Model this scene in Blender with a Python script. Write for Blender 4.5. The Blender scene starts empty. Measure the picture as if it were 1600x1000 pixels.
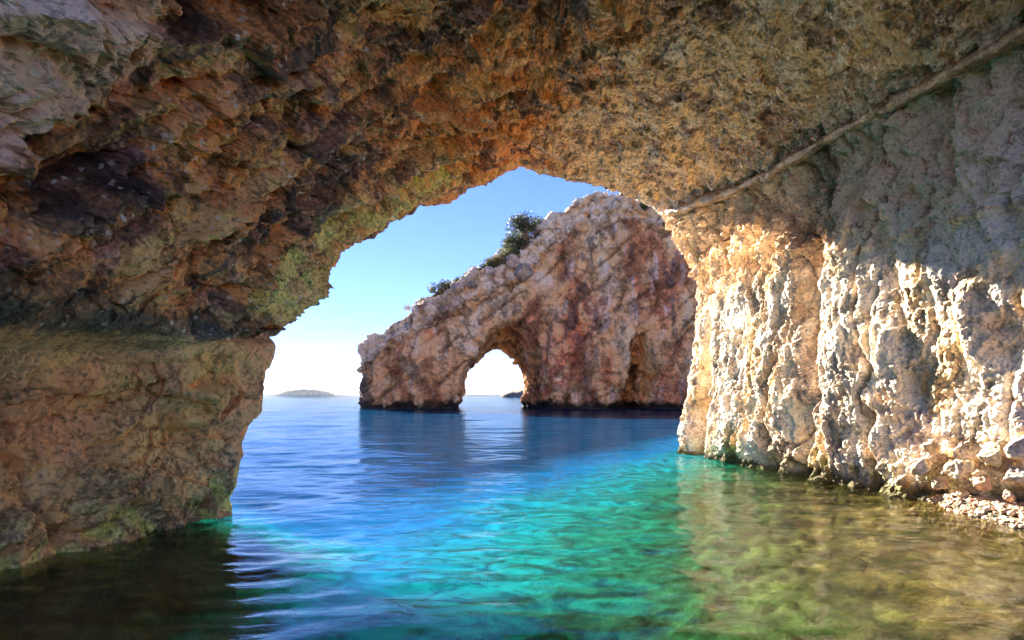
import bpy, math, random
import numpy as np

# ------------------------------------------------------------------ camera, sky, sun, exposure
scene = bpy.context.scene
COL = scene.collection
R = math.radians
CAM_H = 2.0            # eye height over the water, in a small boat
F = 900.0              # focal length in photograph pixels (1600 wide)
HOR = 617.0            # row of the horizon

cam_data = bpy.data.cameras.new('camera')
cam = bpy.data.objects.new('camera', cam_data)
COL.objects.link(cam)
cam.location = (0, 0, CAM_H)
cam.rotation_euler = (R(90), 0, 0)
cam_data.sensor_width = 36.0
cam_data.lens = 36.0 * F / 1600.0
cam_data.shift_y = (HOR - 500.0) / 1600.0
cam_data.clip_start = 0.05
cam_data.clip_end = 60000
scene.camera = cam

SUN_AZ = R(-31)        # left of the view axis
SUN_EL = R(25)
sun_dir = np.array([math.sin(SUN_AZ) * math.cos(SUN_EL), math.cos(SUN_AZ) * math.cos(SUN_EL), math.sin(SUN_EL)])

world = bpy.data.worlds.new('World')
scene.world = world
world.use_nodes = True
wn, wl = world.node_tree.nodes, world.node_tree.links
wn.clear()
w_out = wn.new('ShaderNodeOutputWorld')
w_bg = wn.new('ShaderNodeBackground')
w_sky = wn.new('ShaderNodeTexSky')
w_sky.sky_type = 'NISHITA'
w_sky.sun_disc = False
w_sky.sun_elevation = SUN_EL
w_sky.sun_rotation = SUN_AZ
w_sky.altitude = 900
w_sky.air_density = 0.85
w_sky.dust_density = 0.0
w_sky.ozone_density = 6.0
w_bg.inputs['Strength'].default_value = 0.05
w_tint = wn.new('ShaderNodeVectorMath'); w_tint.operation = 'MULTIPLY'
w_tint.inputs[1].default_value = (0.475, 0.455, 0.62)
wl.new(w_sky.outputs['Color'], w_tint.inputs[0])
wl.new(w_tint.outputs[0], w_bg.inputs['Color'])
wl.new(w_bg.outputs['Background'], w_out.inputs['Surface'])

sun_data = bpy.data.lights.new('sun', 'SUN')
sun_data.energy = 5.0
sun_data.angle = R(0.5)
sun_data.color = (1.0, 0.92, 0.81)
sun = bpy.data.objects.new('sun', sun_data)
COL.objects.link(sun)
from mathutils import Vector
sun.rotation_euler = Vector(sun_dir).to_track_quat('Z', 'Y').to_euler()

scene.view_settings.view_transform = 'Standard'
scene.view_settings.look = 'None'
scene.view_settings.gamma = 1
scene.view_settings.exposure = 3.25
cy = scene.cycles
cy.use_denoising = True
cy.max_bounces = 8
cy.diffuse_bounces = 7
cy.glossy_bounces = 3
cy.transmission_bounces = 4
cy.transparent_max_bounces = 8
cy.caustics_reflective = False
cy.caustics_refractive = False
cy.sample_clamp_indirect = 10.0

# ------------------------------------------------------------------ small numpy noise library
def _hash(ix, iy, iz, seed):
    h = (ix.astype(np.uint32) * np.uint32(73856093)) ^ (iy.astype(np.uint32) * np.uint32(19349663)) \
        ^ (iz.astype(np.uint32) * np.uint32(83492791)) ^ np.uint32((seed * 2654435761) & 0xffffffff)
    h ^= h >> np.uint32(15)
    h *= np.uint32(2246822519)
    h ^= h >> np.uint32(13)
    h *= np.uint32(3266489917)
    h ^= h >> np.uint32(16)
    return h & np.uint32(4095)

_rng = np.random.default_rng(7)
_GRAD = _rng.normal(size=(4096, 3)).astype(np.float32)
_GRAD /= np.linalg.norm(_GRAD, axis=1)[:, None]
_RND = _rng.random((4096, 3)).astype(np.float32)
_RND2 = _rng.random((4096, 3)).astype(np.float32)

def perlin(p, seed=0):
    p = p.astype(np.float32)
    i = np.floor(p).astype(np.int32)
    f = p - i
    u = f * f * f * (f * (f * 6 - 15) + 10)
    out = np.zeros(len(p), np.float32)
    for dx in (0, 1):
        wx = u[:, 0] if dx else 1 - u[:, 0]
        for dy in (0, 1):
            wy = u[:, 1] if dy else 1 - u[:, 1]
            for dz in (0, 1):
                wz = u[:, 2] if dz else 1 - u[:, 2]
                g = _GRAD[_hash(i[:, 0] + dx, i[:, 1] + dy, i[:, 2] + dz, seed)]
                d = g[:, 0] * (f[:, 0] - dx) + g[:, 1] * (f[:, 1] - dy) + g[:, 2] * (f[:, 2] - dz)
                out += wx * wy * wz * d
    return out * 1.5

def fbm(p, oct=4, seed=0, gain=0.5, lac=2.03):
    out = np.zeros(len(p), np.float32); a = 1.0
    for o in range(oct):
        out += a * perlin(p, seed + o * 17)
        p = p * lac + 3.7
        a *= gain
    return out

def ridged(p, oct=3, seed=0):
    out = np.zeros(len(p), np.float32); a = 1.0
    for o in range(oct):
        out += a * (1 - 2 * np.abs(perlin(p, seed + o * 13)))
        p = p * 2.1 + 1.3
        a *= 0.5
    return out * 0.6

def cells(p, seed=0, jit=0.8):
    """nearest and second Voronoi distance, id of the nearest cell, offset from its centre"""
    p = p.astype(np.float32)
    i = np.floor(p - 0.5).astype(np.int32)
    n = len(p)
    d1 = np.full(n, 9, np.float32); d2 = np.full(n, 9, np.float32)
    cid = np.zeros(n, np.int64); off = np.zeros((n, 3), np.float32)
    for dx in (0, 1):
        for dy in (0, 1):
            for dz in (0, 1):
                c = i + np.array([dx, dy, dz], np.int32)
                h = _hash(c[:, 0], c[:, 1], c[:, 2], seed)
                v = p - (c + 0.5 + (_RND[h] - 0.5) * jit)
                d = (v * v).sum(1)
                near = d < d1
                d2 = np.where(near, d1, np.minimum(d2, d))
                d1 = np.where(near, d, d1)
                cid = np.where(near, h, cid)
                off[near] = v[near]
    return np.sqrt(d1), np.sqrt(d2), cid, off

def facet(p, seed=0, tilt=0.9, step=0.5, jit=0.8):
    """broken rock: every cell is a tilted flat chip at its own height; sunk at the joints"""
    d1, d2, cid, off = cells(p, seed, jit)
    t = (_RND2[cid] - 0.5) * 2
    val = (t * off).sum(1) * tilt + (_RND[cid, 0] - 0.5) * step
    joint = np.clip((d2 - d1) / 0.12, 0, 1)
    return val * (0.6 + 0.4 * joint) - (1 - joint) * 0.12, cid

def scallop(p, seed=0, jit=0.85):
    """dissolved limestone: hollows with sharp crests between them"""
    d1, d2, cid, off = cells(p, seed, jit)
    return d1 * d1 * 1.6 - 0.35 + (_RND2[cid, 0] - 0.5) * 0.35, cid

def smooth(a, b, x):
    t = np.clip((x - a) / (b - a), 0, 1)
    return t * t * (3 - 2 * t)

def bell(x, c, w):
    return np.exp(-((x - c) / w) ** 2)

def W(px, py, Y):
    """a point seen at photograph pixel (px, py) that stands Y metres away"""
    return ((px - 800.0) / F * Y, Y, CAM_H + (HOR - py) / F * Y)

# ------------------------------------------------------------------ object helpers
def mesh_object(name, verts, faces, mat=None, parent=None, col=None, smooth_shade=True):
    verts = np.asarray(verts, np.float32); faces = np.asarray(faces, np.int32)
    me = bpy.data.meshes.new(name)
    k = faces.shape[1]
    me.vertices.add(len(verts)); me.vertices.foreach_set('co', verts.ravel())
    me.loops.add(faces.size); me.loops.foreach_set('vertex_index', faces.ravel())
    me.polygons.add(len(faces))
    me.polygons.foreach_set('loop_start', np.arange(0, faces.size, k, dtype=np.int32))
    me.polygons.foreach_set('loop_total', np.full(len(faces), k, np.int32))
    me.polygons.foreach_set('use_smooth', np.full(len(faces), smooth_shade, bool))
    if col is not None:
        at = me.color_attributes.new('rock_colour', 'FLOAT_COLOR', 'POINT')
        c4 = np.ones((len(verts), 4), np.float32); c4[:, :3] = col
        at.data.foreach_set('color', c4.ravel())
    me.update(calc_edges=True)
    o = bpy.data.objects.new(name, me)
    COL.objects.link(o)
    if mat: me.materials.append(mat)
    if parent: o.parent = parent
    return o

def tag(o, label=None, cat=None, group=None, kind=None):
    if label: o['label'] = label
    if cat: o['category'] = cat
    if group: o['group'] = group
    if kind: o['kind'] = kind
    return o

def empty(name, loc):
    o = bpy.data.objects.new(name, None)
    COL.objects.link(o); o.location = loc
    return o

# ------------------------------------------------------------------ materials
def new_mat(name):
    m = bpy.data.materials.new(name); m.use_nodes = True
    nt = m.node_tree; nt.nodes.clear()
    return m, nt.nodes, nt.links

def rock_material(name, scale=1.0, bump=0.6, rough=0.85, contrast=0.5, spec=0.25, flecks=None):
    """the colour of the stone comes with the mesh; the nodes add grain, specks and pitting"""
    m, N, L = new_mat(name)
    out = N.new('ShaderNodeOutputMaterial'); b = N.new('ShaderNodeBsdfPrincipled')
    L.new(b.outputs[0], out.inputs['Surface'])
    b.inputs['Roughness'].default_value = rough
    b.inputs['Specular IOR Level'].default_value = spec
    geo = N.new('ShaderNodeNewGeometry')
    at = N.new('ShaderNodeAttribute'); at.attribute_name = 'rock_colour'
    n1 = N.new('ShaderNodeTexNoise'); n1.inputs['Scale'].default_value = 13 / scale; n1.inputs['Detail'].default_value = 5; n1.inputs['Roughness'].default_value = 0.7
    n2 = N.new('ShaderNodeTexNoise'); n2.inputs['Scale'].default_value = 2.2 / scale; n2.inputs['Detail'].default_value = 6; n2.inputs['Roughness'].default_value = 0.65
    v1 = N.new('ShaderNodeTexVoronoi'); v1.inputs['Scale'].default_value = 14 / scale
    for n in (n1, n2, v1): L.new(geo.outputs['Position'], n.inputs['Vector'])
    r1 = N.new('ShaderNodeMapRange'); L.new(n1.outputs['Fac'], r1.inputs['Value'])
    r1.inputs['From Min'].default_value = 0.3; r1.inputs['From Max'].default_value = 0.7
    r1.inputs['To Min'].default_value = 1 - contrast; r1.inputs['To Max'].default_value = 1 + contrast
    r2 = N.new('ShaderNodeMapRange'); L.new(n2.outputs['Fac'], r2.inputs['Value'])
    r2.inputs['From Min'].default_value = 0.32; r2.inputs['From Max'].default_value = 0.68
    r2.inputs['To Min'].default_value = 1 - contrast * 0.7; r2.inputs['To Max'].default_value = 1 + contrast * 0.7
    mu = N.new('ShaderNodeMath'); mu.operation = 'MULTIPLY'
    L.new(r1.outputs[0], mu.inputs[0]); L.new(r2.outputs[0], mu.inputs[1])
    vm = N.new('ShaderNodeVectorMath'); vm.operation = 'SCALE'
    L.new(at.outputs['Color'], vm.inputs[0]); L.new(mu.outputs[0], vm.inputs['Scale'])
    last = vm.outputs[0]
    v2 = N.new('ShaderNodeTexVoronoi'); v2.inputs['Scale'].default_value = 20 / scale
    wv = N.new('ShaderNodeVectorMath'); wv.operation = 'MULTIPLY_ADD'; wv.inputs[1].default_value = (0.12 * scale,) * 3
    L.new(n2.outputs['Color'], wv.inputs[0]); L.new(geo.outputs['Position'], wv.inputs[2]); L.new(wv.outputs[0], v2.inputs['Vector'])
    sc_ = N.new('ShaderNodeSeparateColor'); L.new(v2.outputs['Color'], sc_.inputs[0])
    r3 = N.new('ShaderNodeMapRange'); L.new(sc_.outputs[0], r3.inputs['Value']); r3.inputs['To Min'].default_value = 1 - contrast * 0.6; r3.inputs['To Max'].default_value = 1 + contrast * 0.6
    v3 = N.new('ShaderNodeVectorMath'); v3.operation = 'SCALE'; L.new(last, v3.inputs[0]); L.new(r3.outputs[0], v3.inputs['Scale'])
    last = v3.outputs[0]
    if flecks:
        gt = N.new('ShaderNodeMapRange'); L.new(sc_.outputs[1], gt.inputs['Value'])
        gt.inputs['From Min'].default_value = 0.93; gt.inputs['From Max'].default_value = 0.97
        m2 = N.new('ShaderNodeMapRange'); L.new(n2.outputs['Fac'], m2.inputs['Value']); m2.inputs['From Min'].default_value = 0.45; m2.inputs['From Max'].default_value = 0.6
        mm = N.new('ShaderNodeMath'); mm.operation = 'MULTIPLY'; L.new(gt.outputs[0], mm.inputs[0]); L.new(m2.outputs[0], mm.inputs[1])
        mx_ = N.new('ShaderNodeMix'); mx_.data_type = 'RGBA'; L.new(mm.outputs[0], mx_.inputs['Factor'])
        L.new(last, mx_.inputs['A']); mx_.inputs['B'].default_value = flecks + (1,); last = mx_.outputs['Result']
    sr_ = N.new('ShaderNodeSeparateXYZ'); L.new(last, sr_.inputs[0])
    dv = N.new('ShaderNodeMath'); dv.operation = 'DIVIDE'; dv.inputs[0].default_value = 0.82; L.new(sr_.outputs[0], dv.inputs[1])
    cl_ = N.new('ShaderNodeMath'); cl_.operation = 'MINIMUM'; cl_.inputs[1].default_value = 1.0; L.new(dv.outputs[0], cl_.inputs[0])
    vs = N.new('ShaderNodeVectorMath'); vs.operation = 'SCALE'; L.new(last, vs.inputs[0]); L.new(cl_.outputs[0], vs.inputs['Scale'])
    L.new(vs.outputs[0], b.inputs['Base Color'])
    hs = N.new('ShaderNodeMath'); hs.operation = 'MULTIPLY_ADD'; hs.inputs[1].default_value = 0.35
    L.new(v1.outputs['Distance'], hs.inputs[0]); L.new(n1.outputs['Fac'], hs.inputs[2])
    bp = N.new('ShaderNodeBump'); bp.inputs['Strength'].default_value = bump; bp.inputs['Distance'].default_value = 0.05 * scale
    L.new(hs.outputs[0], bp.inputs['Height']); L.new(bp.outputs[0], b.inputs['Normal'])
    return m

M_CEIL = rock_material('rusty_cave_rock', 1.0, 0.6, 0.5, 0.75, 0.5, (0.75, 0.58, 0.42))
M_LEFT = rock_material('ochre_cave_rock', 1.0, 0.55, 0.65, 0.65, 0.4)
M_RIGHT = rock_material('pale_pitted_limestone', 0.8, 0.4, 0.9, 0.5, 0.2)
M_ARCH = rock_material('weathered_cliff_rock', 6.0, 0.8, 0.9, 0.4, 0.2)
M_SHORE = rock_material('shore_rock', 0.7, 0.6, 0.8, 0.4, 0.3)

# ------------------------------------------------------------------ the cave: profiles lofted from behind the boat to the mouth and round onto the cliff
# columns: 0 left under water, 1 left waterline, 2 wall, 3 crease, 4 ledge lip, 5-8 roof to the apex, 9 roof right,
#          10 bedding crease, 11-12 right wall, 13 right waterline, 14 right under water
ST = [
 # the near brow of the arch, above and behind the boat
 [(-15,1,-3),(-15,1,0),(-15,1,3),(-15,1,7),(-14,1,10),(-12,1,15),(-7,2,19),(-1,3,20),(4,3,20),(10,4,20),(18,4,17),(21,4,10),(22,4,4),(22,4,0),(22,4,-2)],
 [(-8,3.4,-3),(-7.6,3.4,0),(-7.5,3.4,1.8),(-7.3,3.2,3.2),(-6.6,2.6,4.2),(-5.4,2.2,7.2),(-3.2,2.6,10),(-.7,3.6,11.6),(2.2,4.2,12.2),(6.2,4.8,12.2),(10.6,6,9.6),(11.2,6.4,6),(11.3,6.5,2.8),(11.3,6.5,0),(10.4,6.5,-2)],
 [(-6,4.7,-3),(-5.7,4.7,0),(-5.75,4.7,1.4),(-5.6,4.5,2.3),(-4.8,4.1,2.75),(-3.9,3.9,5),(-2.4,4.5,7),(-.6,5.4,8.4),(1.3,6.0,9.2),(4.3,6.5,9.3),(8.5,7.6,7.85),(8.8,7.7,5.4),(8.9,7.8,2.6),(9.0,7.8,.1),(8.0,7.8,-1)],
 [(-5.8,5.9,-3),W(0,912,6.1),(-5.5,5.9,1.4),W(-20,558,5.9),W(-10,470,5.2),(-3.75,5.4,5.0),(-2.3,6.4,7.1),(-.6,7.3,8.5),(1.2,7.9,9.3),(4.1,8.5,9.4),(8.3,9.3,7.85),(8.15,9.4,5.4),(8.2,9.45,2.6),(8.3,9.5,.1),(7.4,9.3,-.8)],
 [(-5.7,7.2,-3),W(150,860,7.41),W(145,710,7.4),W(140,558,7.25),W(150,485,6.45),(-3.5,8.2,5.0),(-2.2,9.9,7.1),(-.8,11,8.5),(.9,11.6,9.4),(3.8,12.1,9.5),(7.4,12.5,7.85),(7.3,12.3,5.6),(7.3,12.2,2.6),(7.35,12.2,.1),(6.5,11.8,-.8)],
 [(-5.4,8.2,-3),W(255,835,8.26),W(280,690,8.3),W(312,552,8.4),W(325,507,8.1),(-3.35,10.3,5.0),(-2.15,12.8,7.1),(-.9,14.3,8.5),(.7,15.1,9.4),(3.4,15.7,9.55),(6.75,15.6,7.85),(6.68,15.4,5.6),(6.66,15.2,2.6),(6.65,15.1,0),(5.8,14.8,-1)],
 [(-4.7,9.1,-3),W(368,814,9.1),W(396,690,9.5),W(428,545,10.3),W(420,512,11.4),W(524,402,14.2),W(648,322,16.6),W(740,290,17.6),W(822,262,19),W(940,283,20.2),W(1045,335,20),W(1090,430,20),W(1083,580,19.8),W(1056,710,19.6),(5.0,19.4,-1.5)],
 [(-5.2,9.9,-3),(-5.0,10.0,0),(-5.0,10.4,1.4),(-5.1,11.2,2.9),(-5.2,12.2,3.8),(-4.6,15.2,6.0),(-2.9,17.6,8.2),(-1.3,18.5,9.1),(.3,20.1,10.1),(3.5,21.4,10.1),(6.0,21.2,8.7),(7.2,21.2,6),(7.2,20.9,2.6),(7.0,20.7,0),(6.4,20.7,-1.5)],
 [(-7.5,9.8,-3),(-7.2,9.8,0),(-7.2,9.9,2),(-7,10.8,4),(-6.6,11.5,5.4),(-5.5,14.4,8.6),(-3.4,16.6,10.9),(-1.9,18.8,12.2),(-.1,20.6,13.2),(4,22.2,13.2),(8.5,22.6,11.6),(11,22,8),(11.5,21.6,3),(11.5,21.5,0),(11.5,21.5,-1.5)],
 [(-14,5,-3),(-14,5,0),(-14,5.2,3),(-13.5,5.6,7),(-12.5,6.4,10),(-9,11,15),(-6,15,18),(-3,19,20),(1,22,21),(8,24,21),(16,24,19),(22,24,12),(23,24,4),(23,24,0),(23,24,-2)],
]
CP = np.array([[tuple(c) for c in s] for s in ST], float)      # stations x columns x 3
ROWS = [16, 40, 60, 125, 125, 185, 40, 26, 16]
COLS = [14, 48, 44, 30, 110, 110, 76, 74, 90, 120, 105, 125, 110, 22]

def catmull(P, counts):
    """Catmull-Rom along axis 0; returns samples and their parameter"""
    n = len(P); out = []; par = []
    for k in range(n - 1):
        p0 = P[k - 1] if k > 0 else 2 * P[0] - P[1]
        p1, p2 = P[k], P[k + 1]
        p3 = P[k + 2] if k + 2 < n else 2 * P[-1] - P[-2]
        m = counts[k]
        for q in range(m + (1 if k == n - 2 else 0)):
            t = q / m
            # a little less tension than the textbook curve keeps corners where they were put
            m1 = (p2 - p0) * 0.4; m2 = (p3 - p1) * 0.4
            out.append((2*t**3 - 3*t**2 + 1) * p1 + (t**3 - 2*t**2 + t) * m1 + (-2*t**3 + 3*t**2) * p2 + (t**3 - t**2) * m2)
            par.append(k + t)
    return np.array(out), np.array(par)

g, s_par = catmull(CP, ROWS)
g, t_par = catmull(g.transpose(1, 0, 2), COLS)
g = g.transpose(1, 0, 2)                                         # rows x cols x 3
NR, NC = g.shape[:2]
du = np.gradient(g, axis=0); dv = np.gradient(g, axis=1)
nrm = np.cross(du, dv); nrm /= np.linalg.norm(nrm, axis=2)[..., None] + 1e-9
# make it point into the hollow (towards the middle of the cave)
mid = np.array([1.5, 9, 4.0])
if ((mid - g[NR // 2, NC // 2]) * nrm[NR // 2, NC // 2]).sum() < 0: nrm = -nrm
# soften the normal so that neighbouring rows do not cross
for _ in range(10):
    nrm[1:-1] = (nrm[:-2] + 2 * nrm[1:-1] + nrm[2:]) / 4
    nrm[:, 1:-1] = (nrm[:, :-2] + 2 * nrm[:, 1:-1] + nrm[:, 2:]) / 4
cz = np.where((t_par > 2.6) & (t_par < 4.4))[0]; cz0, cz1 = cz[0], cz[-1] + 1
for _ in range(120):
    nrm[:, cz0:cz1] = (nrm[:, cz0 - 1:cz1 - 1] + 2 * nrm[:, cz0:cz1] + nrm[:, cz0 + 1:cz1 + 1]) / 4
nrm /= np.linalg.norm(nrm, axis=2)[..., None] + 1e-9
P = g.reshape(-1, 3).astype(np.float32); Nn = nrm.reshape(-1, 3).astype(np.float32)
S = np.repeat(s_par, NC).astype(np.float32); T = np.tile(t_par, NR).astype(np.float32)

# where each kind of stone lies
wob = fbm(P / 1.4, 3, 91) * 0.35
k_left = 1 - smooth(3.45, 3.75, T)
k_right = smooth(9.6, 10.1, T + wob * 0.25)
k_ceil = np.clip(1 - k_left - k_right, 0, 1)
k_mid = smooth(7.9, 9.0, T + wob) * (1 - k_right)                # right half of the roof: finer, paler

# the roof breaks along beds that run with the lip of the mouth
a1 = np.array([4.4, 9.2, 6.2]); a1 /= np.linalg.norm(a1)
a2 = np.cross(a1, [0, 0, 1.0]); a2 /= np.linalg.norm(a2); a3 = np.cross(a1, a2)
warp = np.stack([perlin(P / 0.9, 5), perlin(P / 0.9, 6), perlin(P / 0.9, 7)], 1)
Q = np.stack([P @ a1 * 0.5, P @ a2, P @ a3], 1).astype(np.float32) + warp * 0.15
f1, c1 = facet(Q / 1.5, 1, 0.8, 0.6)
f2, c2 = facet(Q / 0.6 + warp * 0.2, 2, 0.9, 0.7)
f3, c3 = facet(P / 0.24 + warp * 0.3, 3, 0.9, 0.8)
f4, c4 = facet(P / 0.11, 4, 0.9, 0.8)
b1 = np.array([0.40, 0.62, 0.67]); b1 /= np.linalg.norm(b1)
b2 = np.cross(b1, [-0.62, -0.30, 0.72]); b2 /= np.linalg.norm(b2); b3 = np.cross(b1, b2)
B = np.stack([P @ b1 * 0.33, P @ b2, P @ b3], 1).astype(np.float32)
wv1 = (P @ b2).astype(np.float32) / 0.95 + 0.35 * perlin(B / 0.9, 21) + 0.10 * perlin(P / 0.3, 22)
saw = wv1 - np.floor(wv1)
saw = np.where(saw < 0.86, saw / 0.86, (1 - saw) / 0.14)
sawk = smooth(-0.25, 0.25, perlin(B / 1.5, 23)) * smooth(8.4, 7.0, T + 0.3 * warp[:, 0])
wv2 = (P @ b2).astype(np.float32) / 0.37 + 0.4 * perlin(B / 0.4, 24)
saw2 = wv2 - np.floor(wv2); saw2 = np.where(saw2 < 0.8, saw2 / 0.8, (1 - saw2) / 0.2)
big = fbm(Q / 2.2, 3, 20)
fine = ridged(P / 0.16, 3, 30)
crev = smooth(0.62, 0.95, ridged(Q * np.array([0.5, 1, 1], np.float32) / 1.3, 1, 33) / 0.6) * smooth(-0.2, 0.3, big)
d_ceil = 0.28 * big + 0.34 * f1 + 0.27 * f2 + 0.12 * f3 + 0.05 * f4 + 0.012 * fine - 0.30 * crev + 0.42 * (saw - 0.5) * sawk + 0.10 * (saw2 - 0.5) * smooth(-0.1, 0.3, perlin(B / 0.8, 25))
d_lip = np.maximum(smooth(5.35, 5.95, S), 1.6 * bell(T, 3.5, 0.45))
d_ceil = d_ceil * (1 - 0.45 * d_lip)
d_mid = 0.18 * big + 0.10 * f1 + 0.09 * f2 + 0.07 * f3 + 0.04 * f4 + 0.02 * fine
d_left = 0.20 * (saw - 0.5) + 0.20 * big + 0.44 * f1 + 0.30 * f2 + 0.09 * f3 + 0.03 * f4 + 0.008 * fine - 0.18 * smooth(0.7, 0.95, ridged(P / 1.5 + warp * 0.2, 1, 34) / 0.6)
V = P * np.array([1, 1, 0.5], np.float32) + warp * 0.10
s1, e1 = scallop(V / 0.75, 41)
s2, e2 = scallop(P * np.array([1, 1, 0.75], np.float32) / 0.34 + warp * 0.3, 42)
s3, e3 = scallop(P / 0.15 + warp * 0.3, 43)
flute = ridged(P * np.array([1, 1, 0.22], np.float32) / 0.9, 2, 44)
V2 = P * np.array([1, 1, 0.6], np.float32)
fr1, er1 = facet(V2 / 0.40 + warp * 0.35, 49, 0.9, 0.8)
fis = smooth(0.55, 0.95, ridged(P * np.array([1, 1, 0.22], np.float32) / 0.75 + warp * 0.3, 1, 52) / 0.6)
fr0, er0 = facet(P * np.array([1, 1, 0.38], np.float32) / 0.95 + warp * 0.25, 56, 0.9, 0.8)
fis0 = smooth(0.80, 0.97, ridged(P * np.array([1, 1, 0.25], np.float32) / 1.5 + warp * 0.3, 1, 57) / 0.6)
fr2, er2 = facet(P * np.array([1, 1, 0.7], np.float32) / 0.17 + warp * 0.4, 50, 1.0, 0.9)
pits = smooth(0.25, 0.6, fbm(P / 0.22, 3, 51))
lower = 1.35 - 0.5 * smooth(6.0, 4.5, P[:, 2]) + 0.25 * smooth(3.0, 1.0, P[:, 2])
d1p, d2p, cpp, offp = cells(P * np.array([1, 1, 0.75], np.float32) / 0.26 + warp * 0.5, 54)
hole = smooth(0.42, 0.12, d1p) * (_RND2[cpp, 1] > 0.62)
fr3, er3 = facet(P / 0.10 + warp * 0.2, 55, 1.0, 0.9)
d_right = 0.14 * fbm(P / 1.8, 3, 45) - 0.05 * s1 + 0.11 * fr0 - 0.13 * fis0 + (0.08 * fr1 * (1 + 1.2 * smooth(4.5, 6.0, P[:, 2])) + 0.05 * fr2 + 0.03 * fr3 - 0.06 * hole - 0.02 * pits - 0.07 * fis + 0.01 * fine) * lower
# hollows and clefts of the right wall
zz = P[:, 2]
groove = bell(S, 5.74, 0.075) * smooth(5.2, 3.4, zz) * 0.75
cleft = bell(S + 0.02 * zz + perlin(P / 1.1, 47) * 0.16, 4.62, 0.12) * smooth(9.5, 6.5, zz) * 0.35
bed2 = bell(zz, 5.15 + perlin(P / 2, 48) * 0.08, 0.10) * smooth(4.6, 4.2, S) * 0.10 * smooth(-0.4, 0.3, perlin(P / 0.8, 53) + 0.2)
d_right = d_right - (groove + cleft) * smooth(9.8, 10.3, T) + bed2
d_left = d_left * (1 - 0.9 * bell(T, 3.3, 0.4)) * (1 - 0.6 * smooth(5.6, 6.0, S))
D = k_left * d_left + k_right * d_right + k_ceil * (d_ceil * (1 - k_mid) + d_mid * k_mid)
# undercut at the waterline
D *= 1 - bell(T, 3.45, 0.36 + 0.26 * smooth(4.9, 4.2, S)) * (0.6 + 0.38 * smooth(4.9, 4.2, S))
D -= 0.12 * bell(zz, 0.18, 0.22) * (k_left + k_right)
P2 = P + Nn * D[:, None]

# ---- colour of the stone itself
def mixc(a, b, k):
    return a * (1 - k[:, None]) + np.asarray(b, np.float32) * k[:, None]
n = len(P)
def rnd(c, j=1): return _RND2[c, j]
col = np.empty((n, 3), np.float32); col[:] = (0.55, 0.205, 0.052)
p1 = fbm(P / 1.1, 4, 60); p2 = fbm(Q / 0.7, 4, 61); p3 = fbm(P / 0.35, 3, 62)
# roof: rust, umber and plum chips with ochre veins
col = mixc(col, (0.62, 0.31, 0.10), smooth(0.0, 0.6, p2))
col = mixc(col, (0.22, 0.095, 0.06), smooth(0.1, 0.7, -p1 + 0.4 * p3))
col = mixc(col, (0.70, 0.37, 0.12), smooth(0.12, 0.5, fbm(B / 0.55, 4, 63)) * 0.9)
col = mixc(col, (0.10, 0.045, 0.028), smooth(0.10, 0.45, fbm(B / 0.7, 4, 64)) * 0.85)
col *= (0.5 + 1.0 * rnd(c2))[:, None] * (0.5 + 1.0 * rnd(c3))[:, None]
col = mixc(col, (0.62, 0.42, 0.25), (rnd(c4, 2) > 0.999).astype(np.float32) * (p1 > -0.2) * 0.8)
# middle of the roof: tan crust
tan = np.empty((n, 3), np.float32); tan[:] = (0.62, 0.39, 0.17)
tan = mixc(tan, (0.22, 0.115, 0.055), smooth(-0.1, 0.5, p1 + 0.5 * p3))
tan = mixc(tan, (0.74, 0.57, 0.36), smooth(0.15, 0.7, p2))
tan = mixc(tan, (0.14, 0.075, 0.035), smooth(0.1, 0.45, fbm(P / 0.5, 4, 65)) * 0.8)
tan *= (0.55 + 0.9 * rnd(c3))[:, None]
col = mixc(col, tan, k_mid)
# green crust along the lip on the left
gb = bell(S + wob * 0.25, 5.45, 0.33) * smooth(4.1, 4.5, T) * smooth(7.0, 6.3, T) * smooth(-0.25, 0.2, p1 + 0.6 * p3 + 0.1)
col = mixc(col, (0.50, 0.46, 0.12), np.clip(gb * 1.1, 0, 0.9))
gb2 = bell(S, 5.55, 0.3) * smooth(4.0, 4.4, T) * smooth(6.8, 6.0, T)
col = mixc(col, (0.55, 0.36, 0.12), gb2 * 0.5)
# shade under the ledge, painted into the rock as a dark band
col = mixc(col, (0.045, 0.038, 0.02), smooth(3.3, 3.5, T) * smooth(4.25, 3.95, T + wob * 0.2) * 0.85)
# pale scar overhead on the left
scar = smooth(0.0, 0.12, 0.48 - np.hypot((S - 2.55) / 1.3, (T - 5.05) / 1.0) + 0.12 * p1 + 0.05 * p3)
col = mixc(col, (0.84, 0.52, 0.32), scar * k_ceil)
col *= 1.2
# left wall: tan and ochre blocks, yellow crust near the water
lw = np.empty((n, 3), np.float32); lw[:] = (1.0, 0.52, 0.15)
lw = mixc(lw, (0.70, 0.31, 0.11), smooth(-0.1, 0.6, p1))
lw = mixc(lw, (1.0, 0.66, 0.26), smooth(0.1, 0.6, p2))
lw = mixc(lw, (0.34, 0.16, 0.07), smooth(0.2, 0.5, fbm(B / 0.6, 4, 66)) * 0.75)
lw *= (0.7 + 0.7 * rnd(c2))[:, None] * (0.8 + 0.4 * rnd(c3))[:, None]
lw = mixc(lw, (0.60, 0.28, 0.11), smooth(5.3, 5.7, S + wob * 0.2) * 0.8)
lw = mixc(lw, (0.26, 0.16, 0.07), smooth(1.3, 0.7, zz + wob) * 0.7)
lw = mixc(lw, (0.50, 0.42, 0.10), smooth(0.75, 0.45, zz + wob * 0.5) * smooth(-0.2, 0.3, p3 + p1))
lw = mixc(lw, (0.34, 0.19, 0.085), smooth(2.8, 3.2, T + 0.3 * wob) * 0.7)      # shade below the ledge, put into the wall colour
col = mixc(col, lw * 1.3, k_left)
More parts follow.
